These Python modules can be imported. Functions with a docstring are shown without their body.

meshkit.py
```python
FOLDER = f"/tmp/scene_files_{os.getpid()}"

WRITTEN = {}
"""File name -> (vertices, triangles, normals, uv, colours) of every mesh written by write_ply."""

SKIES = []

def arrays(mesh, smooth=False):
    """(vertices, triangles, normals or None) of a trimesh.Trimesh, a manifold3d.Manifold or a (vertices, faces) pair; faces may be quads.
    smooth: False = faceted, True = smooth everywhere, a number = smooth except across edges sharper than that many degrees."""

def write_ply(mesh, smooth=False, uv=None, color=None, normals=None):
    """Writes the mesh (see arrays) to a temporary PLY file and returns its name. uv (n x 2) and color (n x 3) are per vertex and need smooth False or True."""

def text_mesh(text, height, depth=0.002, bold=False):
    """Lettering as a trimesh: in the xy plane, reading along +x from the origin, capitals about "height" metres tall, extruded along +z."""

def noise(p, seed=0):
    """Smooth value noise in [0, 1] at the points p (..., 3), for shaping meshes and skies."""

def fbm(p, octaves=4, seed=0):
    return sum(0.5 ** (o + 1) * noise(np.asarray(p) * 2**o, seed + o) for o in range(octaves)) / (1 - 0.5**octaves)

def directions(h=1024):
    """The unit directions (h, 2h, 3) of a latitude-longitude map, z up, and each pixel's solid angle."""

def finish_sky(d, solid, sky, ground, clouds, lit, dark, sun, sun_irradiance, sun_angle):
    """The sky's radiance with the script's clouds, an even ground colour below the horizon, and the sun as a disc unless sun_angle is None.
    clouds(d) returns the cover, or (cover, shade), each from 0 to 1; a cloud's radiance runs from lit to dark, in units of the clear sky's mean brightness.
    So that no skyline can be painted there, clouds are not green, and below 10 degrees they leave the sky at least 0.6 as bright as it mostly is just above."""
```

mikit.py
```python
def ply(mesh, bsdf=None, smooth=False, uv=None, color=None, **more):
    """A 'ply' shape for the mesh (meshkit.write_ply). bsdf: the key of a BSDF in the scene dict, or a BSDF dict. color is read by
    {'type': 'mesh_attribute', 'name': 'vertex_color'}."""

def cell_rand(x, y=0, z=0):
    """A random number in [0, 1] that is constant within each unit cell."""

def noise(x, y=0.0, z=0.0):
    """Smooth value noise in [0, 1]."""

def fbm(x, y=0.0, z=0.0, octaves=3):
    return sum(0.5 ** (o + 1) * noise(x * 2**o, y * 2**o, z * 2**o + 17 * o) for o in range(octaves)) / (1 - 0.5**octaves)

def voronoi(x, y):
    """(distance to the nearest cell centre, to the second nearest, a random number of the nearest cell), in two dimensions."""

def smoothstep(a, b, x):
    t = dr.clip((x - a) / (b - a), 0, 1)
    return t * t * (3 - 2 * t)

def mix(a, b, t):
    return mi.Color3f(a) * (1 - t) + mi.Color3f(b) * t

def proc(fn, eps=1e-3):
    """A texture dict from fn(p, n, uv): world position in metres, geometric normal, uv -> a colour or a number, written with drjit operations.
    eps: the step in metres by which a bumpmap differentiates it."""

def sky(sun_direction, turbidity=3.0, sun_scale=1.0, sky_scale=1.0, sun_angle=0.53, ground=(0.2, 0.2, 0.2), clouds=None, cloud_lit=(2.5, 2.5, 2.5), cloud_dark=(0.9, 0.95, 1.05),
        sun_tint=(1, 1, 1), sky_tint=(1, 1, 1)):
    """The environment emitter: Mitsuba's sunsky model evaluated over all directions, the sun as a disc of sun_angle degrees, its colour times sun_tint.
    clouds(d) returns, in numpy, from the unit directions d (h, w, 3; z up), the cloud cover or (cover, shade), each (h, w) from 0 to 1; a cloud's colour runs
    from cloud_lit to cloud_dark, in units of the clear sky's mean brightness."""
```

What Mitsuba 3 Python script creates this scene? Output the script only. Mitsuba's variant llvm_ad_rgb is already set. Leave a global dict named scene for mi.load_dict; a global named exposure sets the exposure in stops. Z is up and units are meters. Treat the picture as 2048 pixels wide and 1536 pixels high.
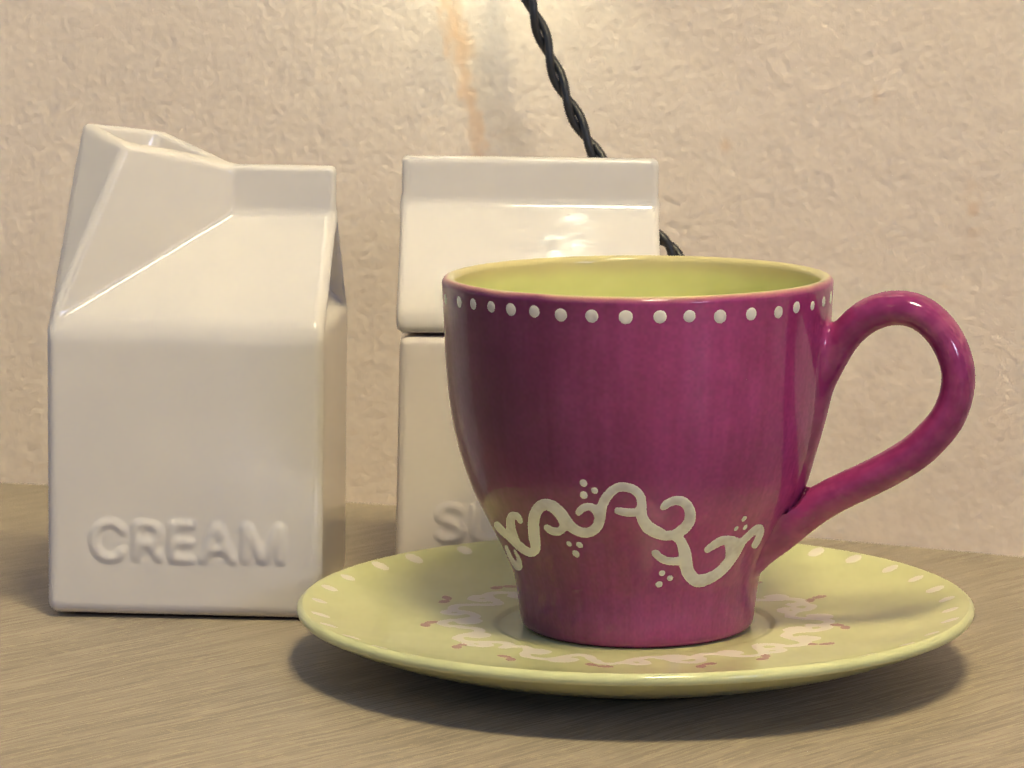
import math
import numpy as np
import trimesh
import mitsuba as mi
import drjit as dr
import mikit
import meshkit
from mikit import proc, noise, fbm, smoothstep, mix
from scipy.interpolate import PchipInterpolator, CubicSpline
from scipy.ndimage import gaussian_filter
from scipy.spatial import ConvexHull, Delaunay, cKDTree
from shapely.geometry import Polygon, LineString, Point
from shapely import contains_xy, distance, points
from shapely.ops import unary_union

T = mi.ScalarTransform4f
RNG = np.random.default_rng(7)
scene, labels = {}, {}
MM = 0.001

# ---------------------------------------------------------------- camera, lamps, exposure
exposure = 0.03
CAM = np.array([-0.0285, -0.7280, 0.16965])
PITCH, ROLL = math.radians(8.209), math.radians(0.4)
fwd = np.array([0, math.cos(PITCH), -math.sin(PITCH)])
up0 = np.array([0, math.sin(PITCH), math.cos(PITCH)])
up = math.cos(ROLL) * up0 - math.sin(ROLL) * np.array([1.0, 0, 0])
scene['camera'] = {'type': 'thinlens', 'fov': 18.0246, 'fov_axis': 'x', 'near_clip': 0.02, 'far_clip': 20.0,
                   'aperture_radius': 0.0012, 'focus_distance': 0.715,
                   'to_world': T().look_at(origin=CAM.tolist(), target=(CAM + fwd).tolist(), up=up.tolist())}
scene['room_light'] = {'type': 'constant', 'radiance': {'type': 'rgb', 'value': [0.165, 0.225, 0.385]}}


def lamp(key, pos, radius, rgb, label, category='lamp'):
    scene[key] = {'type': 'sphere', 'center': list(pos), 'radius': radius, 'bsdf': {'type': 'diffuse', 'reflectance': {'type': 'rgb', 'value': [0.6, 0.6, 0.6]}},
                  'emitter': {'type': 'area', 'radiance': {'type': 'rgb', 'value': list(rgb)}}}
    labels[key] = {'label': label, 'category': category}


K1 = 69.0
K2 = 17.0
K3 = 6.0
lamp('globe_lamp', (0.095, -0.375, 0.90), 0.115, (1.0 * K1, 0.84 * K1, 0.475 * K1), 'large warm globe lamp hanging high in front of the table')
lamp('desk_lamp', (0.66, -1.00, 0.40), 0.12, (0.68 * K2, 0.72 * K2, 1.0 * K2), 'small cool white lamp standing low to the right of the table')
lamp('added_fill_lamp', (-0.55, -0.90, 0.62), 0.06, (1.0 * K3, 0.74 * K3, 0.43 * K3), 'small warm fill light added to the left in front of the table')  # unseen fill, added to brighten the sugar box front

# ---------------------------------------------------------------- helpers


def put(key, mesh, bsdf, label=None, category=None, kind=None, group=None, **kw):
    base, n = key, 0
    while key in scene:
        n += 1
        key = f'{base}_{n:03d}'
    scene[key] = mikit.ply(mesh, bsdf, **kw)
    d = {}
    for k, v in (('label', label), ('category', category), ('kind', kind), ('group', group)):
        if v:
            d[k] = v
    if d:
        labels[key] = d
    return key


def thing(key, label, category):
    labels[key] = {'label': label, 'category': category}
    return key


def xf(mesh, M):
    v = np.asarray(mesh.vertices)
    return trimesh.Trimesh(v @ M[:3, :3].T + M[:3, 3], mesh.faces, process=False)


def rot(axis, deg, t=(0, 0, 0)):
    M = trimesh.transformations.rotation_matrix(math.radians(deg), axis)
    M[:3, 3] = t
    return M


def surface_nets(fn, lo, hi, step):
    """Mesh of the zero level of fn(x, y, z) (arrays, negative inside), smooth and evenly tessellated."""
    ax = [np.arange(l, h + step, step) for l, h in zip(lo, hi)]
    X, Y, Z = np.meshgrid(*ax, indexing='ij')
    D = fn(X, Y, Z).astype(np.float32)
    n = D.shape
    c = [D[i:n[0] - 1 + i, j:n[1] - 1 + j, k:n[2] - 1 + k] for i in (0, 1) for j in (0, 1) for k in (0, 1)]
    neg = sum((a < 0).astype(np.int8) for a in c)
    cells = np.argwhere((neg > 0) & (neg < 8))
    idx = -np.ones(neg.shape, int)
    idx[tuple(cells.T)] = np.arange(len(cells))
    cv = np.stack([a[tuple(cells.T)] for a in c], 1)
    corner = np.array([(i, j, k) for i in (0, 1) for j in (0, 1) for k in (0, 1)], float)
    acc, cnt = np.zeros((len(cells), 3)), np.zeros(len(cells))
    for a in range(8):
        for b in range(a + 1, 8):
            if np.abs(corner[a] - corner[b]).sum() != 1:
                continue
            m = (cv[:, a] < 0) != (cv[:, b] < 0)
            t = cv[m, a] / (cv[m, a] - cv[m, b])
            acc[m] += corner[a] + t[:, None] * (corner[b] - corner[a])
            cnt[m] += 1
    v = (cells + acc / cnt[:, None]) * step + np.array([a[0] for a in ax])
    faces = []
    for d in range(3):
        e, f = [(1, 2), (2, 0), (0, 1)][d]
        s0 = [slice(None)] * 3
        s1 = [slice(None)] * 3
        s0[d], s1[d] = slice(0, -1), slice(1, None)
        A, B = D[tuple(s0)] < 0, D[tuple(s1)] < 0
        q = np.argwhere(A != B)
        ok = (q[:, e] > 0) & (q[:, f] > 0) & (q[:, e] < neg.shape[e]) & (q[:, f] < neg.shape[f])
        q = q[ok]
        inside = A[tuple(q.T)]
        o = np.eye(3, dtype=int)
        ids = [idx[tuple((q - o[e] * a - o[f] * b).T)] for a, b in ((1, 1), (0, 1), (0, 0), (1, 0))]
        quad = np.stack(ids, 1)
        quad[~inside] = quad[~inside][:, ::-1]
        faces += [quad[:, [0, 1, 2]], quad[:, [0, 2, 3]]]
    m = trimesh.Trimesh(v, np.vstack(faces), process=False)
    # one projection step onto the level set, by its numeric gradient
    for _ in range(2):
        p, h = np.array(m.vertices), step * 0.3
        g = np.stack([fn(*(p + h * a).T) - fn(*(p - h * a).T) for a in np.eye(3)], 1) / (2 * h)
        m.vertices = p - (fn(*p.T) / np.maximum((g ** 2).sum(1), 0.2))[:, None] * g
    return m


def rmax(r, *ds):
    """Intersection of half spaces with edges rounded by about r."""
    top = ds[0]
    s = 0
    for d in ds:
        top = np.maximum(top, d)
        s = s + np.maximum(d + r, 0) ** 2
    return np.minimum(top, -r) + np.sqrt(s)


def rmin(r, a, b):
    return -rmax(r, -a, -b)


def hull_fn(pts, r):
    eq = ConvexHull(np.asarray(pts, float)).equations
    keep = []
    for e in eq:
        if all(np.dot(e[:3], k[:3]) < 0.995 for k in keep):
            keep.append(e)
    return lambda x, y, z: rmax(r, *[e[0] * x + e[1] * y + e[2] * z + e[3] for e in keep])


def lathe(prof, n=160, cx=0.0):
    """Closed-in-angle revolve of the (r, z) list; returns mesh and the arc length at every vertex."""
    P = np.asarray(prof, float)
    a = np.linspace(0, 2 * np.pi, n, endpoint=False)
    v = np.stack([np.outer(P[:, 0], np.sin(a)) + cx, -np.outer(P[:, 0], np.cos(a)), np.repeat(P[:, 1:2], n, 1)], -1).reshape(-1, 3)
    i, j = np.meshgrid(np.arange(len(P) - 1), np.arange(n), indexing='ij')
    k = (j + 1) % n
    q = np.stack([i * n + j, i * n + k, (i + 1) * n + k, (i + 1) * n + j], -1).reshape(-1, 4)
    f = np.vstack([q[:, [0, 1, 2]], q[:, [0, 2, 3]]])
    s = np.r_[0, np.cumsum(np.linalg.norm(np.diff(P, axis=0), axis=1))]
    return trimesh.Trimesh(v, f, process=False), np.repeat(s, n)


def dense(prof, step):
    P = np.asarray(prof, float)
    s = np.r_[0, np.cumsum(np.linalg.norm(np.diff(P, axis=0), axis=1))]
    f = PchipInterpolator(s, P, axis=0)
    return f(np.linspace(0, s[-1], max(8, int(s[-1] / step))))


def tube(path, radius, n=20, flat=None, ups=None, caps=True):
    """Sweep with a per-point radius; flat scales the cross-section along the second frame axis."""
    P = np.asarray(path, float)
    t = np.gradient(P, axis=0)
    t /= np.linalg.norm(t, axis=1, keepdims=True)
    u = np.zeros_like(P)
    ref = np.array([0.3, 1, 0.2]) if ups is None else np.asarray(ups, float)
    u[0] = np.cross(t[0], ref)
    for i in range(1, len(P)):
        u[i] = u[i - 1]
    for i in range(len(P)):
        b = u[i if i == 0 else i - 1] if ups is None else np.cross(t[i], ref)
        b = b - t[i] * (b @ t[i])
        u[i] = b / np.linalg.norm(b)
    w = np.cross(t, u)
    r = np.broadcast_to(radius, len(P))
    fl = np.broadcast_to(1.0 if flat is None else flat, len(P))
    a = np.linspace(0, 2 * np.pi, n, endpoint=False)
    v = P[:, None] + r[:, None, None] * (np.cos(a)[None, :, None] * u[:, None] + fl[:, None, None] * np.sin(a)[None, :, None] * w[:, None])
    v = v.reshape(-1, 3)
    i, j = np.meshgrid(np.arange(len(P) - 1), np.arange(n), indexing='ij')
    k = (j + 1) % n
    q = np.stack([i * n + j, i * n + k, (i + 1) * n + k, (i + 1) * n + j], -1).reshape(-1, 4)
    f = [q[:, [0, 1, 2]], q[:, [0, 2, 3]]]
    if caps:
        v = np.vstack([v, P[0], P[-1]])
        jj = np.arange(n)
        f.append(np.stack([np.full(n, len(v) - 2), (jj + 1) % n, jj], 1))
        f.append(np.stack([np.full(n, len(v) - 1), (len(P) - 1) * n + jj, (len(P) - 1) * n + (jj + 1) % n], 1))
    m = trimesh.Trimesh(v, np.vstack(f), process=False)
    return m


def paint_patch(poly, surf, step, lift=0.16, soft=0.7):
    """Raised enamel: the flat polygon meshed and laid onto a surface; surf(a, b, h) -> points at height h above it."""
    b = poly.boundary
    pts = [np.array(r.coords)[:-1] for r in ([poly.exterior] + list(poly.interiors))]
    ring = []
    for r in pts:
        L = LineString(np.vstack([r, r[:1]]))
        n = max(10, int(L.length / step))
        ring.append(np.array([L.interpolate(i / n, normalized=True).coords[0] for i in range(n)]))
    x0, y0, x1, y1 = poly.bounds
    gx, gy = np.meshgrid(np.arange(x0, x1, step), np.arange(y0, y1, step * 0.87))
    gx[1::2] += step / 2
    g = np.stack([gx.ravel(), gy.ravel()], 1)
    inner = poly.buffer(-0.45 * step)
    g = g[contains_xy(inner, g[:, 0], g[:, 1])] if not inner.is_empty else np.zeros((0, 2))
    V = np.vstack(ring + [g])
    F = Delaunay(V).simplices
    c = V[F].mean(1)
    ar = np.abs(np.cross(V[F[:, 1]] - V[F[:, 0]], V[F[:, 2]] - V[F[:, 0]]))
    F = F[contains_xy(poly, c[:, 0], c[:, 1]) & (ar > 1e-9)]
    d = distance(points(V), b)
    d[:sum(map(len, ring))] = 0
    t = np.clip(d / soft, 0, 1)
    h = -0.03 + lift * np.sqrt(np.maximum(1 - (1 - t) ** 2, 0))
    v = surf(V[:, 0], V[:, 1], h)
    m = trimesh.Trimesh(v, F, process=False)
    nn = m.face_normals.mean(0)
    out = surf(V[:, 0], V[:, 1], h + 0.5) - v
    if (m.face_normals * out[F[:, 0]]).sum() < 0:
        m = trimesh.Trimesh(v, F[:, ::-1], process=False)
    return m


def letter_meshes(word, width, height, raise_mm, step=0.22, blur=0.95):
    """Softly raised letters in the xz plane (facing -y), word centred on x, baseline z = 0; one mesh per letter."""
    full = meshkit.text_mesh(word, 10.0, 1.0, bold=True)
    sx = width / (full.bounds[1, 0] - full.bounds[0, 0])
    sz = height / (full.bounds[1, 1] - full.bounds[0, 1])
    out = []
    parts = sorted(full.split(only_watertight=False), key=lambda m: m.bounds[0, 0])
    for m in parts:
        f = m.faces[m.face_normals[:, 2] > 0.9]
        poly = unary_union([Polygon(m.vertices[t][:, :2]) for t in f]).buffer(0)
        P = [np.array(poly.exterior.coords)] + [np.array(i.coords) for i in poly.interiors]
        P = [(p - [full.bounds[0, 0], full.bounds[0, 1]]) * [sx, sz] - [width / 2, 0] for p in P]
        poly = Polygon(P[0], P[1:])
        x0, y0, x1, y1 = poly.bounds
        pad = 1.8
        X, Y = np.meshgrid(np.arange(x0 - pad, x1 + pad, step), np.arange(y0 - pad, y1 + pad, step), indexing='ij')
        H = gaussian_filter(contains_xy(poly, X, Y).astype(float), blur / step)
        H = raise_mm * smooth01(0.05, 0.95, H)
        n, k = X.shape
        v = np.stack([X, 0.03 - H, Y], -1).reshape(-1, 3)
        i, j = np.meshgrid(np.arange(n - 1), np.arange(k - 1), indexing='ij')
        q = np.stack([i * k + j, (i + 1) * k + j, (i + 1) * k + j + 1, i * k + j + 1], -1).reshape(-1, 4)
        hq = H.reshape(-1)[q].max(1)
        q = q[hq > 0.004]
        mm = trimesh.Trimesh(v, np.vstack([q[:, [0, 1, 2]], q[:, [0, 2, 3]]]), process=False)
        mm.remove_unreferenced_vertices()
        out.append(mm)
    return out


def smooth01(a, b, x):
    t = np.clip((x - a) / (b - a), 0, 1)
    return t * t * (3 - 2 * t)


# ---------------------------------------------------------------- materials
def glaze(tex, alpha=0.035, ior=1.5):
    return {'type': 'twosided', 'b': {'type': 'roughplastic', 'distribution': 'ggx', 'alpha': alpha, 'int_ior': ior, 'nonlinear': True, 'diffuse_reflectance': tex}}


def rgb(*v):
    return {'type': 'rgb', 'value': list(v)}


def white_fn(p, n, uv):
    q = p * 1000.0
    f = fbm(q.x * 0.07, q.y * 0.07, q.z * 0.05)
    return mix([0.80, 0.775, 0.745], [0.845, 0.815, 0.77], f)


scene['white_glaze'] = glaze(proc(white_fn), 0.008)


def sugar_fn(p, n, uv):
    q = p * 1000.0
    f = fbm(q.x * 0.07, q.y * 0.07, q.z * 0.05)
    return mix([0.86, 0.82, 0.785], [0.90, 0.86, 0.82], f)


scene['lightened_white_glaze'] = glaze(proc(sugar_fn), 0.008)  # white glaze coloured lighter, standing in for light the box front lacks


def saucer_fn(p, n, uv):
    q = p * 1000.0
    f = fbm(q.x * 0.11 + 3.0, q.y * 0.11, q.z * 0.2)
    g = fbm(q.x * 0.9, q.y * 0.25 + 7.0, 0.0)
    return mix([0.69, 0.70, 0.42], [0.80, 0.805, 0.53], f * 0.7 + g * 0.3)


scene['green_glaze'] = glaze(proc(saucer_fn), 0.012)


def cup_fn(p, n, uv):
    q = p * 1000.0
    s = uv.y
    a = dr.atan2(q.x, -q.y)
    streak = fbm(a * 26.0 + 3.0, q.z * 0.05 + 3.0, 0.0)
    wide = fbm(a * 6.0 + 9.0, q.z * 0.035, 5.0)
    mott = fbm(a * 5.0 + 2.0, q.z * 0.12 + 11.0, 2.0)
    pin = noise(a * 60.0, q.z * 1.4, 8.0)
    k = dr.clip(0.30 * streak + 0.36 * wide + 0.34 * mott - 0.02, 0, 1)
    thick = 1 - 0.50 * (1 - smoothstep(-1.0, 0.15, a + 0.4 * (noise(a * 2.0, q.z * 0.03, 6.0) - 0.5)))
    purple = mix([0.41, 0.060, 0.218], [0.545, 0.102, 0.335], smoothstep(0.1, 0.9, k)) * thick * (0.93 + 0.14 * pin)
    pink = mix([0.58, 0.28, 0.28], [0.68, 0.40, 0.36], noise(a * 16.0, q.z * 0.8, 1.0))
    gf = fbm(q.x * 0.2, q.y * 0.2, q.z * 0.2 + 4.0)
    green = mix([0.76, 0.77, 0.40], [0.84, 0.83, 0.48], gf)
    cream = mi.Color3f(0.74, 0.68, 0.40)
    w = (noise(a * 5.0, 2.0, 0.0) - 0.5) * 0.7
    c = mix(purple, pink, smoothstep(S_RIM - 2.7, S_RIM - 0.9, s + w))
    c = mix(c, cream, smoothstep(S_RIM - 1.5, S_RIM - 0.4, s + w))
    return mix(c, green, smoothstep(S_RIM + 2.0, S_RIM + 6.0, s + w))


def handle_fn(p, n, uv):
    q = p * 1000.0
    f = fbm(q.x * 0.35, q.y * 0.35, q.z * 0.35 + 1.0)
    g = noise(q.x * 0.16 + 9.0, q.y * 0.16, q.z * 0.16)
    c = mix([0.38, 0.050, 0.205], [0.45, 0.072, 0.255], smoothstep(0.2, 0.8, f))
    return mix(c, [0.60, 0.22, 0.33], 0.32 * smoothstep(0.56, 0.82, g * 0.6 + f * 0.4))


def enamel_fn(p, n, uv):
    q = p * 1000.0
    f = fbm(q.x * 0.22, q.y * 0.22 + 2.0, q.z * 0.22)
    g = noise(q.x * 1.1, q.y * 1.1, q.z * 1.1)
    return mix([0.70, 0.65, 0.605], [0.83, 0.795, 0.735], smoothstep(0.28, 0.62, f * 0.75 + g * 0.25))


scene['cup_enamel'] = glaze(proc(enamel_fn), 0.05)
scene['saucer_enamel'] = glaze(rgb(0.87, 0.84, 0.74), 0.03)
scene['saucer_petal'] = glaze(rgb(0.60, 0.41, 0.35), 0.05)
scene['black_rubber'] = {'type': 'twosided', 'b': {'type': 'principled', 'base_color': rgb(0.012, 0.014, 0.018), 'roughness': 0.38, 'specular': 0.5}}

# wall: uneven old lime plaster with rust coloured stains
WALL_X = np.array([-182.9, -69.8, 62.5, 109.6])
WALL_Y = np.array([232.2, 200.4, 150.1, 127.1])
WQ = np.polyfit(WALL_X, WALL_Y, 2)


def wall_y(x):
    xc = np.clip(x, -230, 160)
    return np.polyval(WQ, xc) + (x - xc) * np.polyval(np.polyder(WQ), xc)


def wall_fn(p, n, uv):
    x, z = p.x * 1000.0, p.z * 1000.0
    big = fbm(x * 0.016 + 4.0, z * 0.016, 0.0)
    u = x * 0.77 - z * 0.64
    v = x * 0.64 + z * 0.77
    mid = fbm(u * 0.30, v * 0.40, 3.0)
    fine = fbm(u * 0.7, v * 1.0, 8.0)
    c = mix([0.60, 0.51, 0.43], [0.79, 0.68, 0.57], dr.clip(0.45 * big + 0.35 * mid + 0.45 * fine - 0.1, 0, 1))
    c = mix(c, [0.52, 0.465, 0.42], 0.3 * smoothstep(0.60, 0.80, fine * 0.6 + mid * 0.4))
    w = (fbm(x * 0.1 + 1.0, z * 0.12, 0.0) - 0.5) * 5.0
    zc = dr.clip((z - 104.0) / 44.0, 0, 1)
    drip = dr.abs(x + w + 3.0 * (noise(x * 0.5, z * 0.35, 3.0) - 0.5) - (-37.5 - 10.5 * zc)) - (1.2 + 0.8 * zc)
    d = (1 - smoothstep(-1.5, 3.0, drip)) * smoothstep(92.0, 110.0, z) * (0.6 + 0.4 * noise(x * 0.2, z * 0.11, 5.0))
    c = mix(c, [0.70, 0.46, 0.28], 0.8 * d)
    e = mi.Float(0.0)
    for sx, sz, rx, rz in ((94.5, 93.0, 2.2, 7.0), (68.0, 122.6, 2.2, 2.0), (88.0, 70.0, 1.6, 2.5), (30.0, 108.0, 1.5, 2.0)):
        e = e + dr.exp(-dr.square((x - sx) / rx) - dr.square((z - sz) / rz))
    e = dr.clip(e, 0, 1) * smoothstep(0.25, 0.7, noise(x * 0.4, z * 0.3, 9.0))
    return mix(c, [0.62, 0.43, 0.28], 0.5 * e)


def wall_bump(p, n, uv):
    x, z = p.x * 1000.0, p.z * 1000.0
    u = x * 0.77 - z * 0.64
    v = x * 0.64 + z * 0.77
    return fbm(u * 1.2, v * 1.6, 1.0) * 0.5 + noise(x * 2.6, z * 2.6, 4.0) * 0.2


scene['plaster'] = {'type': 'bumpmap', 'arbitrary': proc(wall_bump, 2e-4), 'scale': 0.0002,
                    'b': {'type': 'twosided', 'c': {'type': 'principled', 'base_color': proc(wall_fn), 'roughness': 0.8, 'specular': 0.25}}}


def table_fn(p, n, uv):
    x, y = p.x * 1000.0, p.y * 1000.0
    wob = (fbm(x * 0.02, y * 0.02, 0.0) - 0.5) * 6.0
    u = (x + y) * 0.7071
    v = (y - x) * 0.7071 + wob
    a = fbm(v * 1.5, u * 0.06, 0.0)
    b = noise(v * 2.9 + 40.0, u * 0.09, 2.0)
    c2 = fbm(v * 0.10, u * 0.012, 7.0)
    k = dr.clip(0.48 * a + 0.36 * b + 0.22 * c2 - 0.03, 0, 1)
    col = mix([0.214, 0.178, 0.131], [0.315, 0.262, 0.193], smoothstep(0.2, 0.8, k))
    fleck = smoothstep(0.72, 0.9, noise(v * 3.2, u * 0.35, 5.0))
    return mix(col, [0.42, 0.34, 0.21], 0.35 * fleck)


def table_bump(p, n, uv):
    x, y = p.x * 1000.0, p.y * 1000.0
    wob = (fbm(x * 0.02, y * 0.02, 0.0) - 0.5) * 6.0
    u = (x + y) * 0.7071
    v = (y - x) * 0.7071 + wob
    return 0.6 * noise(v * 1.6, u * 0.05, 2.0) + 0.4 * noise(v * 3.2, u * 0.3, 5.0)


scene['table_laminate'] = {'type': 'bumpmap', 'arbitrary': proc(table_bump, 2e-4), 'scale': 0.00012,
                           'b': {'type': 'twosided', 'c': {'type': 'principled', 'base_color': proc(table_fn), 'roughness': 0.5, 'specular': 0.35}}}

# ---------------------------------------------------------------- the setting
gx = np.linspace(-900, 900, 61)
gy = np.linspace(-800, 700, 51)
GX, GY = np.meshgrid(gx, gy, indexing='ij')
v = np.stack([GX, GY, 0 * GX], -1).reshape(-1, 3) * MM
i, j = np.meshgrid(np.arange(60), np.arange(50), indexing='ij')
q = np.stack([i * 51 + j, (i + 1) * 51 + j, (i + 1) * 51 + j + 1, i * 51 + j + 1], -1).reshape(-1, 4)
tf = np.vstack([q[:, [0, 1, 2]], q[:, [0, 2, 3]]])
put('table', trimesh.Trimesh(v, tf, process=False), 'table_laminate', 'brown wood grain table top with fine diagonal lines under the crockery', kind='structure', smooth=True, uv=v[:, :2])


def graded(lo, a, b, hi, fine, coarse):
    return np.r_[np.arange(lo, a, coarse), np.arange(a, b, fine), np.arange(b, hi + coarse, coarse)]


wx = graded(-900, -205, 130, 900, 0.42, 15.0)
wz = graded(-24, -4, 190, 700, 0.42, 12.0)
WX, WZ = np.meshgrid(wx, wz, indexing='ij')
WU, WV = WX * 0.77 - WZ * 0.64, WX * 0.64 + WZ * 0.77
def grain(sx, sz, seed):
    g = gaussian_filter(np.random.default_rng(seed).normal(0, 1, WX.shape), (sx, sz), mode='wrap')
    return g / g.std()


# pebbly skin of the lime plaster: a few sizes of rounded grain, clipped so that the high spots are flattened by the trowel
peb = 0.052 * grain(1.05, 1.05, 11) + 0.048 * grain(1.9, 1.9, 12) + 0.045 * grain(4.6, 4.0, 13)
dis = np.where(peb > 0.06, 0.06 + 0.55 * (peb - 0.06), peb) + 0.6 * (meshkit.fbm(np.stack([WX * 0.02, WZ * 0.02, 0 * WU + 9], -1), 2, 4) - 0.5)
WYY = wall_y(WX) - dis
v = np.stack([WX, WYY, WZ], -1).reshape(-1, 3) * MM
ni, nk = WX.shape
i, j = np.meshgrid(np.arange(ni - 1), np.arange(nk - 1), indexing='ij')
q = np.stack([i * nk + j, (i + 1) * nk + j, (i + 1) * nk + j + 1, i * nk + j + 1], -1).reshape(-1, 4)
put('wall', trimesh.Trimesh(v, np.vstack([q[:, [0, 1, 2]], q[:, [0, 2, 3]]]), process=False), 'plaster',
    'rough beige plaster wall with a rusty drip stain', kind='structure', smooth=True, uv=np.stack([v[:, 0], v[:, 2]], 1))

# ---------------------------------------------------------------- gable-top carton shapes (mm, front face at y = -HD)
HW, HD, EAVE, FIN0, FIN1 = 33.2, 31.0, 71.2, 97.0, 108.6
SN = np.array([FIN0 - EAVE, HD - 2.6])
SN = SN / np.linalg.norm(SN)          # slope normal is (0, -+SN[0], SN[1])


def slopes(y, z):
    d0 = SN[0] * HD + SN[1] * EAVE
    return -SN[0] * y + SN[1] * z - d0, SN[0] * y + SN[1] * z - d0


def recess(x, y, z, side):
    a, b = slopes(y, z)
    s = 0.85
    fold = ((HW - 1.5 - s * (z - EAVE - 1.0)) - side * x) / math.hypot(1, s)
    return rmax(0.8, fold, a + 3.4, b + 3.4)


def roof(x, y, z, floor, r, rx, sides, hw=HW):
    a, b = slopes(y, z)
    d = rmax(r, a, b, rmax(rx, x - hw, -x - hw, y - HD, -y - HD), floor - z)
    fin = rmax(1.5, x - hw + 0.2, -x - hw + 0.2, y - 2.9, -y - 2.9, z - FIN1, EAVE + 12 - z)
    d = rmin(1.2, d, fin)
    for s in sides:
        d = rmax(1.0, d, -recess(x, y, z, s))
    return d


# cream jug: one corner of the gable pulled out into a pouring spout
SP = dict(Af=(-33.0, -30.8, 71.0), Ab=(-33.0, 30.8, 71.0), K=(-36.3, 0, 69.0), K2=(-33.2, 0, 46.0), Rtf=(9.0, -2.0, 108.3), Rtb=(9.0, 2.0, 108.3),
          Rbf=(8.0, -3.2, 95.8), Rbb=(8.0, 3.2, 95.8), F=(-16.5, -18.2, 114.6), B=(-11.5, 15.5, 116.0), Tt=(-30.3, 0, 118.4))
spout = hull_fn([SP[k] for k in SP] + [(-33.0, -30.8, 70.0), (-33.0, 30.8, 70.0)], 1.7)
cc = np.array([-13.5, 0, 115.0])
lipf = np.array([np.array(SP[k]) for k in ('F', 'B', 'Tt')] + [np.array([7.0, 0, 108.6])])
cav = [cc + (p - cc) * np.array([0.80, 0.74, 1.0]) + np.array([0, 0, 4.0]) for p in lipf] + [np.array([-15.0, 0, 78.0]), np.array([-24, 0, 84.0])]
cavity = hull_fn(cav + [cc + [0, 0, 14]], 1.0)


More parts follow.
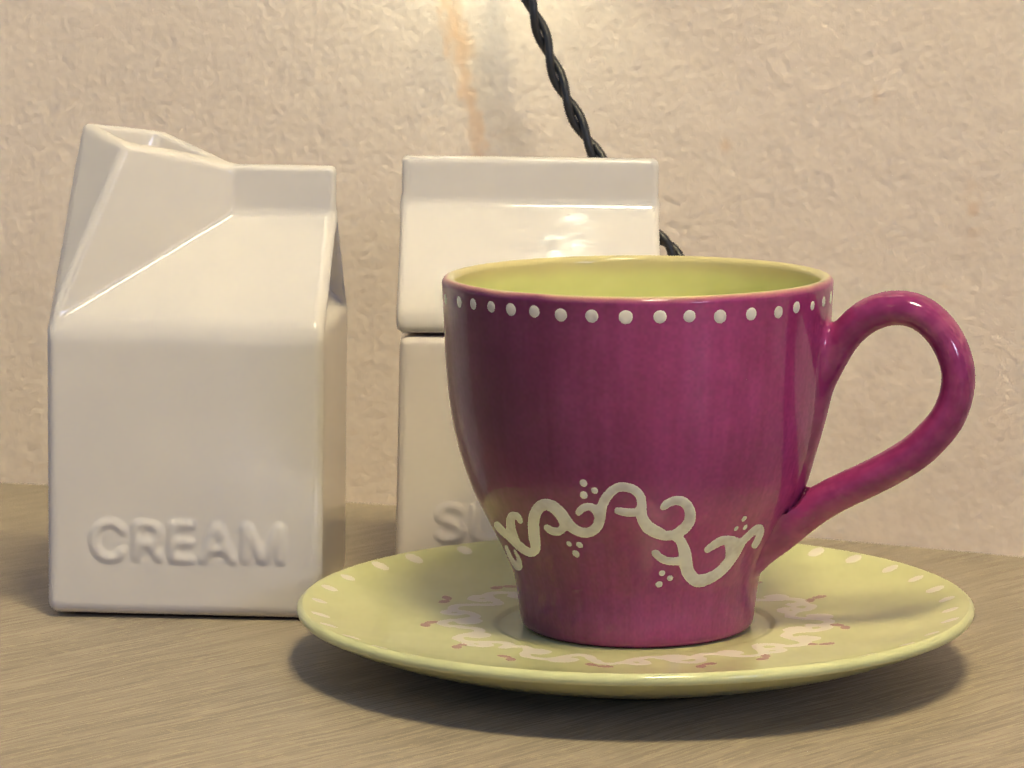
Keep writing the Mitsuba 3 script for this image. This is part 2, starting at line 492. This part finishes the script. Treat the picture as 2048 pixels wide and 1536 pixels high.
def jug_fn(x, y, z):
    a, b = slopes(y, z)
    hw = HW + 0.4 - 0.0 * z
    d = rmax(3.0, rmax(2.6, x - hw, -x - hw, y - HD, -y - HD), 0.4 - z, rmax(1.6, a, b, z - 200) )
    fin = rmax(1.4, x - HW, -x - 7.0, y - 2.9, -y - 2.9, z - FIN1, EAVE + 12 - z)
    d = rmin(1.2, d, fin)
    d = rmax(1.0, d, -recess(x, y, z, 1))
    d = rmin(1.0, d, spout(x, y, z))
    wave = 0.05 * (meshkit.noise(np.stack([x * 0.11, y * 0.11, z * 0.11], -1), 3) - 0.5) + 0.02 * (meshkit.noise(np.stack([x * 0.3, y * 0.3, z * 0.3], -1), 8) - 0.5)
    return rmax(0.9, d, -cavity(x, y, z)) + wave


JUG = rot([0, 0, 1], -2.5, (-106.6, 72.7, 0.0)) @ rot([0, 1, 0], 0.5, (0, 0, 0.3))
thing('cream_jug', 'white glazed carton-shaped jug with raised word CREAM and open pouring spout', 'jug')


def mm(mesh, M=np.eye(4)):
    m = xf(mesh, M)
    m.vertices = m.vertices * MM
    return m


jug = surface_nets(jug_fn, (-41, -35, -2), (38, 35, 122), 0.75)
put('cream_jug__body', mm(jug, JUG), 'white_glaze', smooth=True)
for k, m in enumerate(letter_meshes('CREAM', 47.4, 10.6, 0.72)):
    put('cream_jug__letter', mm(m, JUG @ rot([0, 0, 1], 0, (0.8, -HD, 13.6))), 'white_glaze', smooth=True)

# sugar box: straight body and a lifted-off roof as lid
SUG = rot([0, 0, 1], 0.0, (-24.8, 103.0, 0.0)) @ rot([0, 1, 0], 0.35, (0, 0, 0.2))
thing('sugar_box', 'white glazed carton-shaped sugar box with gabled lid, standing behind the purple cup', 'box')


def sugar_body(x, y, z):
    hw = HW - 0.9 + 0.8 * np.clip((66 - z) / 66, 0, 1)
    return rmax(2.2, rmax(2.6, x - hw, -x - hw, y - HD, -y - HD), 0.3 - z, z - 65.6)


put('sugar_box__body', mm(surface_nets(sugar_body, (-37, -34, -2), (37, 34, 68), 0.8), SUG), 'lightened_white_glaze', smooth=True)
put('sugar_box__lid', mm(surface_nets(lambda x, y, z: roof(x, y, z, 66.4, 1.8, 2.6, (1, -1)) + 0.07 * (meshkit.noise(np.stack([x * 0.17, y * 0.3, z * 0.3], -1), 5) - 0.5) + 0.035 * (meshkit.noise(np.stack([x * 0.4, y * 0.6, z * 0.6], -1), 6) - 0.5), (-37, -34, 64), (37, 34, 111), 0.75), SUG), 'white_glaze', smooth=True)
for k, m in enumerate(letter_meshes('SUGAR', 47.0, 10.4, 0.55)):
    put('sugar_box__letter', mm(m, SUG @ rot([0, 0, 1], 0, (0.3, -HD, 13.2))), 'lightened_white_glaze', smooth=True)

# ---------------------------------------------------------------- saucer
TAU = -0.637
DISH = rot([0, 1, 0], TAU, (0, 0, 15.5)) @ rot([0, 0, 1], 0, (0, 0, -15.5))
top = [(0, 8.92), (15, 8.92), (30.8, 8.92), (31.6, 9.1), (32.3, 9.5), (34.0, 9.65), (42, 9.85), (50, 10.3), (60, 11.3), (66, 12.3), (70, 13.3), (74, 14.6), (76.2, 15.35)]
sauc_z = PchipInterpolator([p[0] for p in top], [p[1] for p in top])
lip = [(76.2 + 1.35 * math.sin(a), 13.9 + 1.35 * math.cos(a)) for a in np.radians([0, 30, 60, 90, 120, 150, 175])]
under = [(74.5, 11.6), (70, 9.6), (62, 6.8), (54, 4.6), (46, 3.2), (40, 2.8), (38.6, 2.4), (38.2, 0.9), (37.4, 0.3), (36.2, 0.3), (35.4, 0.9), (34.8, 2.8), (33, 3.4), (20, 3.5), (0, 3.5)]
prof = np.vstack([dense(top, 0.8), lip[1:], dense([lip[-1]] + under, 1.0)[1:]])
m, s = lathe(prof, 220)
m.faces = m.faces[:, ::-1] if m.volume < 0 else m.faces
thing('saucer', 'pale yellow-green glazed saucer with white rim dots under the purple cup', 'saucer')
put('saucer__dish', mm(m, DISH), 'green_glaze', smooth=35)


def on_saucer(a, r, h):
    a = np.radians(np.asarray(a))
    return np.stack([r * np.sin(a), -r * np.cos(a), sauc_z(r) + h], -1)


def on_saucer_xy(x, y, h):
    r = np.hypot(x, y)
    return np.stack([x, y, sauc_z(np.minimum(r, 76.2)) + h], -1)


def disc(x, y, rx, ry, ang, n=24):
    a = np.linspace(0, 2 * np.pi, n, endpoint=False)
    p = np.stack([rx * np.cos(a), ry * np.sin(a)], 1)
    c, s_ = math.cos(ang), math.sin(ang)
    return Polygon(p @ np.array([[c, s_], [-s_, c]]) + [x, y])


SDOTS = [140.3, 131.0, 120.2, 110.6, 100.9, 92.0, 82.9, 213.1, 225.6, 235.1, 247.1, 256.9, 267.8, 279.6]
SR = [73.6, 73.4, 72.9, 72.5, 72.2, 72.2, 72.0, 73.3, 73.2, 73.4, 73.2, 73.0, 72.7, 72.5]
SDOTS += [73.0, 62.0, 51.8, 41.2, 31.0, 20.4, 10.2, 0.1, 349.8, 339.5, 329.0, 318.8, 308.9, 299.0, 289.0, 150.5, 160.8, 171.2, 181.5, 192.0, 202.5]
for k, a in enumerate(SDOTS):
    r = SR[k] if k < len(SR) else 72.8 + RNG.uniform(-0.4, 0.4)
    t = math.radians(a)
    rad = RNG.uniform(1.75, 2.25)
    put('saucer__painted_dot', mm(paint_patch(disc(r * math.sin(t), -r * math.cos(t), rad * RNG.uniform(1.0, 1.2), rad * 0.95, t - math.pi / 2), on_saucer_xy, 0.55, 0.14, 0.8), DISH), 'saucer_enamel', smooth=True)


def catmull(P, n=10):
    P = np.asarray(P, float)
    Q = np.vstack([2 * P[0] - P[1], P, 2 * P[-1] - P[-2]])
    t = np.linspace(0, 1, n, endpoint=False)[:, None]
    o = [0.5 * (2 * b + (c - a) * t + (2 * a - 5 * b + 4 * c - d) * t * t + (3 * b - a - 3 * c + d) * t ** 3) for a, b, c, d in zip(Q, Q[1:], Q[2:], Q[3:])]
    return np.vstack(o + [P[-1:]])


# the saucer's scrolling vine round the well: waves with a curl in each
segs = []
NW = 11


def pol(a, r):
    a = np.radians(a)
    return np.stack([r * np.sin(a), -r * np.cos(a)], -1)


SCROLL = [[(-11.5, 0.6), (-10.2, 2.8), (-7.6, 3.6), (-5.0, 2.0), (-3.4, -0.9), (-1.0, -3.2), (2.2, -3.4), (4.4, -1.4), (6.0, 1.6), (8.6, 3.4), (11.0, 2.2), (12.0, 0.0)],
          [(-4.6, 1.6), (-3.0, 3.4), (-0.8, 3.0), (-0.6, 1.0), (-1.8, 0.4)], [(3.6, -2.4), (5.6, -4.0), (8.0, -3.2), (8.2, -1.2), (6.8, -0.8)]]
for k in range(NW):
    a0 = 360 * k / NW + RNG.uniform(-3, 3)
    flip = 1 if RNG.uniform() < 0.5 else -1
    for st in SCROLL:
        P = np.array(st) * [1.0, flip] + RNG.normal(0, 0.18, (len(st), 2))
        segs.append(LineString(catmull(pol(a0 + np.degrees(P[:, 0] / 41.0), 40.8 + 1.12 * P[:, 1]))).buffer(RNG.uniform(1.35, 1.6)))
vine = unary_union(segs).buffer(0.3).buffer(-0.3).simplify(0.08)
for g in getattr(vine, 'geoms', [vine]):
    put('saucer__painted_vine', mm(paint_patch(g, on_saucer_xy, 0.8, 0.13, 0.7), DISH), 'saucer_enamel', smooth=True)
FLOW = [(-116.6, 46.9), (-85.6, 47.6), (-140.7, 46.6), (-56.6, 46.3), (-36.0, 45.8), (15.5, 46.0), (117.2, 47.0), (80.3, 46.6), (55.5, 46.0), (-12.0, 47.5), (143.0, 47.0), (168.0, 47.0), (-166.0, 47.0), (35.0, 47.6)]
for a, r in FLOW:
    x, y = pol(a, 48.2)
    e = RNG.uniform(0, 6.28)
    for k in range(2):
        b = e + k * 2.3
        put('saucer__painted_petal', mm(paint_patch(disc(x + 2.0 * math.cos(b), y + 2.0 * math.sin(b), 2.0, 1.25, b), on_saucer_xy, 0.35, 0.12, 0.4), DISH), 'saucer_petal', smooth=True)

# ---------------------------------------------------------------- cup
CX = 0.56
CUP = rot([0, 1, 0], TAU, (0, 0, 15.5)) @ rot([0, 0, 1], 0, (CX, 0, -8.6))
OUT = [(2.1, 24.8), (2.45, 25.6), (3.1, 26.4), (4.2, 26.8), (6.3, 27.05), (8.9, 27.4), (11.6, 27.75), (14.6, 28.35), (17.2, 29.4), (20.4, 30.75), (22.9, 32), (26, 33.6),
       (29.5, 35.35), (33.3, 37.25), (35.9, 38.3), (38.6, 39.25), (41.8, 40.2), (44.7, 41), (47.6, 41.7), (50.8, 42.3), (53.9, 42.75), (58.2, 43.2), (63.4, 43.6), (67.8, 43.8),
       (72.4, 43.95), (77, 44.1), (81.4, 44.35)]
cup_r = PchipInterpolator([p[0] for p in OUT], [p[1] for p in OUT])
zz = np.r_[np.linspace(2.1, 3.2, 8), np.linspace(3.5, 81.4, 110)]
outer = np.stack([cup_r(zz), zz], 1)
rimr = 1.55
rim = [(44.35 - rimr + rimr * math.cos(a), 81.4 + rimr * math.sin(a)) for a in np.radians(np.linspace(15, 180, 12))]
zi = np.linspace(81.4, 8.0, 60)[1:]
inner = np.stack([np.minimum(cup_r(zi) - 3.1 - 0.9 * smooth01(70, 20, zi), 41.2), zi], 1)
bot = dense([inner[-1], (20, 7.2), (12, 6.7), (0, 6.5)], 1.2)[1:]
prof = np.vstack([[(0, 3.3), (20.5, 3.3), (21.5, 2.3), (23.5, 2.1)], outer, rim, inner, bot])
m, s = lathe(prof, 220, 0.0)
S_RIM = float(s.reshape(-1, 220)[4 + len(outer) + 6, 0])
if m.volume < 0:
    m.faces = m.faces[:, ::-1]
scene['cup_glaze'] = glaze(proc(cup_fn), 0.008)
scene['handle_glaze'] = glaze(proc(handle_fn), 0.008)
thing('teacup', 'purple glazed teacup with white dots, white scrollwork and green inside, standing on the saucer', 'cup')
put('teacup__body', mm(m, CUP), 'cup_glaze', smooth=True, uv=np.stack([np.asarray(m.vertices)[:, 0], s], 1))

HP = np.array([(36.0, 34.0), (37.6, 41.3), (39.2, 46.9), (41.1, 52.5), (42.6, 58.0), (44.4, 62.7), (47.1, 68.7), (50.5, 73.3), (54.8, 76.2), (59.8, 77.4), (64.7, 76.5), (68.8, 73.5), (71.8, 69.2),
               (73.5, 63.8), (73.2, 58.4), (71.4, 53.4), (68.5, 49.4), (64.7, 45.6), (60.2, 42.4), (54.8, 39.2), (47.9, 35.6), (42.9, 32.6), (38.3, 28.9), (33.6, 24.3), (28.6, 20.0)])
HR = np.array([1.9, 2.1, 2.2, 2.3, 2.5, 2.9, 3.4, 3.75, 3.85, 3.85, 3.85, 3.8, 3.75, 3.7, 3.75, 3.85, 3.95, 4.0, 4.0, 4.0, 4.05, 4.1, 4.0, 3.6, 2.6])
AZ = math.radians(18)
d3 = np.array([math.cos(AZ), -math.sin(AZ), 0])
dn = np.array([math.sin(AZ), math.cos(AZ), 0])
tt = np.linspace(0, len(HP) - 1, 500)
hc = CubicSpline(np.arange(len(HP)), HP)(tt)
hr = PchipInterpolator(np.arange(len(HP)), HR)(tt)
tree = cKDTree(hc)
cup_dr = cup_r.derivative()


def cup_d(x, y, z):
    zc = np.clip(z, 0.5, 81)
    return (np.hypot(x, y) - cup_r(zc)) / np.sqrt(1 + cup_dr(zc) ** 2)


def handle_d(x, y, z):
    """Distance to the loop, whose section is a little wider across than thick."""
    u, w = x * d3[0] + y * d3[1], (x * dn[0] + y * dn[1]) / 1.22
    d, k = tree.query(np.stack([u, z], -1).reshape(-1, 2))
    d = np.sqrt(d ** 2 + w.reshape(-1) ** 2) - hr[k]
    return d.reshape(x.shape)


hm = surface_nets(lambda x, y, z: rmin(3.2, cup_d(x, y, z), handle_d(x, y, z)), (22, -36, 10), (78, 2, 84), 0.6)
hv = np.asarray(hm.vertices)
far = handle_d(*hv.T) < 7.5
out = (cup_d(*hv.T) > 0.03) & far
hm = trimesh.Trimesh(hv, hm.faces[out[hm.faces].all(1)], process=False)
hm = max(hm.split(only_watertight=False), key=lambda q: len(q.faces))
put('teacup__handle', mm(hm, CUP), 'handle_glaze', smooth=True)


def on_cup(sx, z, h):
    """sx is arc length in mm at radius 40, zero towards the viewer's side; h is height above the glaze."""
    a = sx / 40.0
    r = cup_r(z)
    dr_ = cup_r.derivative()(z)
    nl = np.sqrt(1 + dr_ ** 2)
    rr_ = r + h / nl
    return np.stack([rr_ * np.sin(a), -rr_ * np.cos(a), z - h * dr_ / nl], -1)


RDOTS = [(-65.15, 79.12, 1.35), (-56.67, 79.3, 1.35), (-48.17, 79.3, 1.35), (-40.39, 79.2, 1.5), (-32.26, 79.2, 1.42), (-23.92, 78.8, 1.53), (-14.86, 78.8, 1.53), (-5.32, 78.7, 1.62), (4.16, 78.75, 1.53),
         (12.48, 78.74, 1.44), (21.58, 78.4, 1.58), (31.63, 78.5, 1.49), (41.74, 78.3, 1.44), (49.67, 78.8, 1.4), (58.57, 78.5, 1.13), (67.09, 78.7, 1.22)]
a = 76.0
while a < 286:
    RDOTS.append((a, 78.8 + RNG.uniform(-0.3, 0.3), RNG.uniform(1.25, 1.55)))
    a += RNG.uniform(8.2, 9.6)
for a, z, r in RDOTS:
    sx = math.radians(a) * 40
    put('teacup__painted_dot', mm(paint_patch(disc(sx, z, r * 40 / 44.2, r, 0), on_cup, 0.42, 0.17, 0.7), CUP), 'cup_enamel', smooth=True)
CDOTS = [(-18.94, 41.74, 0.95), (-15.51, 40.13, 0.84), (-19.21, 38.96, 0.95), (-28.24, 26.77, 0.73), (-23.94, 26.75, 0.84), (-26.3, 24.42, 0.95), (37.89, 32.03, 0.76), (35.86, 29.83, 0.66), (40.14, 29.79, 0.73),
         (8.26, 20.2, 0.8), (11.9, 18.89, 0.76), (7.4, 17.46, 0.84)]
for a, z, r in CDOTS:
    sx = math.radians(a) * 40
    put('teacup__painted_dot', mm(paint_patch(disc(sx, z, r * 40 / float(cup_r(z)), r, 0), on_cup, 0.35, 0.15, 0.5), CUP), 'cup_enamel', smooth=True)

# scrollwork outline on the cup: angle in degrees, height in mm, alternating
VINE = [
    -73.29, 27.27, -72.3, 25.88, -70.86, 25.43, -65.7, 24.67, -60.72, 23.08, -61.13, 22.86, -62.65, 22.59, -63.54, 22.28, -64.14, 20.52, -65.13, 19.7, -65.55, 19.56, -66.26, 19.44,
    -66.81, 19.42, -67.48, 19.66, -68.77, 20.55, -67.93, 23, -68.7, 23.05, -70.17, 22.89, -71.89, 22.61, -73.7, 22.21, -74.67, 21.89, -77.07, 19.25, -73.99, 16.96, -72.85, 16.66,
    -71.3, 16.61, -69.44, 16.7, -67.01, 16.96, -64.57, 17.39, -62.73, 17.9, -61.33, 18.5, -60.53, 19.13, -60.09, 19.87, -59.83, 20.82, -59.99, 21.61, -60.78, 22.38, -60.29, 22.62,
    -59.45, 22.72, -57.44, 22.21, -54.72, 21.83, -52.92, 21.72, -51.09, 21.74, -48.91, 21.99, -47, 22.43, -45.12, 23.08, -43.59, 23.84, -42.57, 24.55, -41.7, 25.46, -39.24, 30.05,
    -38.31, 31.38, -37.48, 32.31, -36.55, 33.18, -35.69, 33.81, -34.86, 34.24, -34.24, 34.44, -33.65, 34.43, -32.84, 34.28, -32.18, 34.02, -30.82, 33.01, -30.07, 31.54, -30.28, 31.2,
    -30.74, 30.82, -31.69, 30.55, -33.25, 30.67, -35.03, 31.17, -35.88, 31.09, -36.64, 30.81, -37.32, 30.33, -37.47, 30.08, -37.47, 29.79, -36.59, 29.02, -35.74, 28.63, -34.68, 28.43,
    -33.56, 28.34, -32.4, 28.39, -31.45, 28.52, -30.45, 28.75, -29.43, 29.09, -28.59, 29.49, -27.87, 29.96, -27.63, 30.03, -25.87, 29.24, -23.73, 28.71, -21.62, 28.54, -20.41, 28.58,
    -19.33, 28.71, -17.88, 29.06, -16.36, 29.65, -15.02, 30.4, -13.99, 31.24, -13.34, 32.07, -12.76, 33.2, -12.18, 35.18, -11.58, 36.61, -10.83, 37.63, -9.77, 38.68, -8.64, 39.5,
    -8.05, 39.81, -7.6, 39.95, -6.43, 40.04, -4.85, 39.84, -4.11, 39.63, -3.54, 39.37, -2.89, 38.93, -2.48, 38.49, -2.33, 38.09, -2.29, 37.57, -2.31, 36.9, -2.45, 36.36,
    -2.82, 36.25, -3.76, 36.18, -7.72, 36.49, -8.69, 36.45, -9.23, 36.24, -9.59, 35.88, -9.69, 35.45, -9.49, 35.05, -9.1, 34.78, -8.69, 34.62, -6.42, 34.2, -4.43, 34.07,
    -2.56, 34.15, -1.78, 32.47, -1.19, 31.67, -0.66, 31.1, -0.02, 30.56, 0.75, 30.07, 1.52, 29.69, 2.59, 29.29, 4.6, 28.73, 6.57, 28.34, 8.24, 28.17, 10.66, 28.26,
    11.42, 27.95, 12.3, 27.32, 12.81, 26.73, 13.74, 25.06, 14.02, 24.41, 13.94, 24.28, 13.08, 24.11, 12.22, 24.08, 10.7, 24.18, 9.54, 24.35, 8.65, 24.58, 7.7, 24.93,
    5.82, 25.99, 5.32, 26.16, 4.78, 26.24, 3.92, 26.13, 3.34, 25.79, 3.17, 25.27, 3.46, 24.72, 3.9, 24.37, 5.66, 23.35, 6.95, 22.83, 8.35, 22.41, 9.6, 22.17,
    11.03, 22.01, 12.58, 21.93, 14.93, 21.91, 15.09, 21.8, 15.72, 20.79, 16.77, 19.66, 17.98, 18.67, 19.38, 17.83, 20.99, 17.09, 22.79, 16.49, 24.29, 16.16, 26.19, 15.96,
    27.39, 15.94, 28.87, 16.04, 32.87, 16.63, 36.19, 17.47, 38.94, 18.5, 41, 19.67, 42.8, 21.34, 43.89, 23.46, 44.28, 25.32, 45.14, 25.95, 47.77, 27.26, 48.26, 27.15,
    48.49, 26.98, 48.55, 25.9, 48.25, 24.84, 48.61, 24.44, 49.52, 24, 50.99, 23.6, 52.49, 23.42, 53.39, 23.51, 54.4, 24.29, 54.62, 25.07, 54.08, 26.75, 53.63, 27.41,
    53.02, 27.98, 51.77, 28.76, 50.25, 29.4, 48.66, 29.83, 46.95, 30.04, 45.43, 29.92, 44.12, 29.55, 39.8, 27.15, 35.81, 28.07, 33.94, 28.34, 32.21, 28.48, 30.59, 28.48,
    29.59, 28.37, 28.49, 28.11, 27.28, 27.68, 25.64, 26.92, 24.14, 25.88, 23.99, 25.45, 24.37, 24.95, 24.83, 24.68, 25.28, 24.52, 25.88, 24.41, 26.33, 24.41, 29.65, 25.45,
    31.46, 25.85, 32.64, 25.98, 32.94, 25.84, 34.35, 24.52, 35.3, 23.16, 35.35, 22.46, 34.51, 21.61, 33.61, 20.98, 32.46, 20.43, 31.21, 20, 29.84, 19.69, 28.02, 19.45,
    25.97, 19.32, 24.75, 19.37, 23.9, 19.63, 23.09, 20.01, 21.75, 20.96, 21.05, 21.68, 19.91, 23.81, 18.37, 25.84, 16.63, 27.66, 15.89, 28.3, 14.75, 29.13, 14.8, 29.27,
    16.15, 29.94, 17.16, 30.81, 17.86, 31.84, 18.1, 32.72, 18.11, 33.28, 17.96, 34.09, 17.46, 35.35, 16.68, 36.45, 15.73, 37.32, 14.42, 38.16, 13.22, 38.66, 11.99, 38.97,
    10.53, 39.1, 9.31, 38.98, 7.72, 38.53, 6.62, 38.02, 5.67, 37.37, 5.32, 36.92, 5.21, 36.37, 5.44, 35.93, 5.96, 35.64, 6.3, 35.58, 6.72, 35.61, 7.51, 35.86,
    8.93, 36.46, 10.13, 36.72, 10.86, 36.75, 11.81, 36.54, 12.46, 36.22, 13.19, 35.57, 13.65, 34.82, 13.89, 34.01, 13.84, 33.42, 13.45, 32.84, 12.63, 32.08, 10.29, 30.83,
    8.12, 30.8, 3.63, 32.63, 2.57, 33.26, 1.87, 33.87, 1.44, 34.53, 1.13, 35.34, 1.06, 36.94, 0.72, 38.75, 0.21, 39.66, -0.73, 40.59, -1.96, 41.38, -3.3, 41.9,
    -5.04, 42.25, -6.65, 42.34, -7.84, 42.25, -9.01, 41.98, -10.12, 41.52, -11.12, 40.95, -12.26, 40.14, -13.34, 39.17, -14.45, 37.95, -15.26, 36.84, -15.45, 36.82, -16.17, 37.09,
    -16.96, 37.25, -17.8, 37.27, -18.85, 37.17, -19.83, 36.96, -20.62, 36.67, -21.43, 36.26, -22.38, 35.68, -22.84, 35.22, -23.07, 34.82, -23.12, 34.56, -22.95, 34.16, -22.39, 33.9,
    -21.87, 33.88, -21.34, 34, -19.36, 35.08, -18.46, 35.28, -17.96, 35.31, -17.68, 35.24, -17.29, 34.97, -16.92, 34.56, -16.62, 33.64, -17.25, 32.45, -17.72, 32.05, -18.39, 31.67,
    -19.03, 31.4, -19.71, 31.22, -20.52, 31.13, -21.37, 31.19, -22.29, 31.41, -23.21, 31.8, -23.78, 32.23, -24.58, 33.01, -26.01, 34.75, -26.96, 35.61, -28.25, 36.5, -29.67, 37.1,
    -31.38, 37.43, -33.12, 37.46, -33.98, 37.35, -35, 37.13, -36.88, 36.48, -38.56, 35.66, -40.15, 34.67, -41.81, 33.37, -43.14, 32.1, -44.89, 30.2, -46.25, 28.4, -47.38, 26.6,
    -48.15, 24.49, -48.63, 24.27, -48.98, 24.25, -50.92, 24.67, -53.46, 25.5, -53.11, 27.41, -52.19, 29.23, -50.89, 30.75, -50.52, 30.87, -50.22, 30.87, -49.54, 30.1, -48.87, 29.99,
    -48.22, 30.06, -47.42, 30.27, -46.84, 30.52, -46.43, 30.82, -46.27, 31.08, -46.19, 32.31, -46.55, 32.72, -47.16, 32.95, -48.3, 33.07, -50.27, 32.96, -51.77, 32.67, -53.45, 32.12,
    -55, 31.41, -56.71, 30.46, -58.44, 29.3, -59.84, 28.1, -60.32, 27.92, -60.9, 27.85, -61.3, 27.95, -63.81, 29.04, -65.3, 29.07, -67.8, 28.71, -69.65, 28.33, -71.13, 27.96,]
BULBS = [(-45, 164, 169, 2.3), (-20, 62, 330, 0.6), (4, 74, 352, 0.7), (-12, 80, 372, 0.6), (14, 58, 344, 0.7), (-4, 92, 396, 0.6), (26, 70, 350, 0.6), (38, 84, 366, 0.5), (50, 66, 340, 0.6), (-402, 140, 122, 1.0), (-396, 128, 96, 1.0)]
vp = Polygon([(math.radians(VINE[k]) * 40, VINE[k + 1]) for k in range(0, len(VINE), 2)]).buffer(0)
for g in getattr(vp, 'geoms', [vp]):
    put('teacup__painted_vine', mm(paint_patch(g, on_cup, 0.5, 0.16, 0.7), CUP), 'cup_enamel', smooth=True)

# ---------------------------------------------------------------- string light: twisted black cable with small warm bulbs above the frame
CP = np.array([(-33.0, 181, 173), (-30.5, 172, 167), (-28.4, 162, 160.5), (-26.4, 158, 154.0), (-24.5, 157, 147.6), (-20.3, 157, 136.6), (-15.8, 156, 124.9), (-9.7, 155, 112.5), (-5.8, 154, 105.6), (-1.0, 153, 96.5), (3.5, 152, 89.0),
               (8.5, 151, 85.0), (12.6, 150, 83.0), (15.6, 149, 79.5), (17.6, 147, 72.0), (19.5, 143, 58), (22.0, 137, 40), (26.0, 128, 18), (31.0, 116, 5.5), (34.0, 106, 2.9), (31.0, 97, 2.8), (22.0, 92, 2.8)])
t0 = np.arange(len(CP))
tt = np.linspace(0, len(CP) - 1, 700)
cp = CubicSpline(t0, CP)(tt)
sl = np.r_[0, np.cumsum(np.linalg.norm(np.diff(cp, axis=0), axis=1))]
tg = np.gradient(cp, axis=0)
tg /= np.linalg.norm(tg, axis=1, keepdims=True)
n1 = np.cross(tg, [0, 1, 0])
n1 /= np.linalg.norm(n1, axis=1, keepdims=True)
n2 = np.cross(tg, n1)
thing('string_light_cable', 'twisted black two-strand cable hanging down the wall behind the sugar box', 'cable')
ph = 2 * np.pi * sl / 25.0 + 0.6
for k in (0, 1):
    c = np.cos(ph + k * np.pi)[:, None] * n1 + np.sin(ph + k * np.pi)[:, None] * n2
    put('string_light_cable__strand', mm(tube(cp + 1.2 * c, 1.15, 14)), 'black_rubber', smooth=True)
KB = 75.0
for k, (x, y, z, w) in enumerate(BULBS):
    key = 'string_light_cable__bulb' + (f'_{k:03d}' if k else '')
    scene[key] = {'type': 'sphere', 'center': [x * MM, y * MM, z * MM], 'radius': 0.0028, 'bsdf': {'type': 'diffuse'},
                  'emitter': {'type': 'area', 'radiance': rgb(0.97 * KB * w, 1.0 * KB * w, 0.74 * KB * w)}}
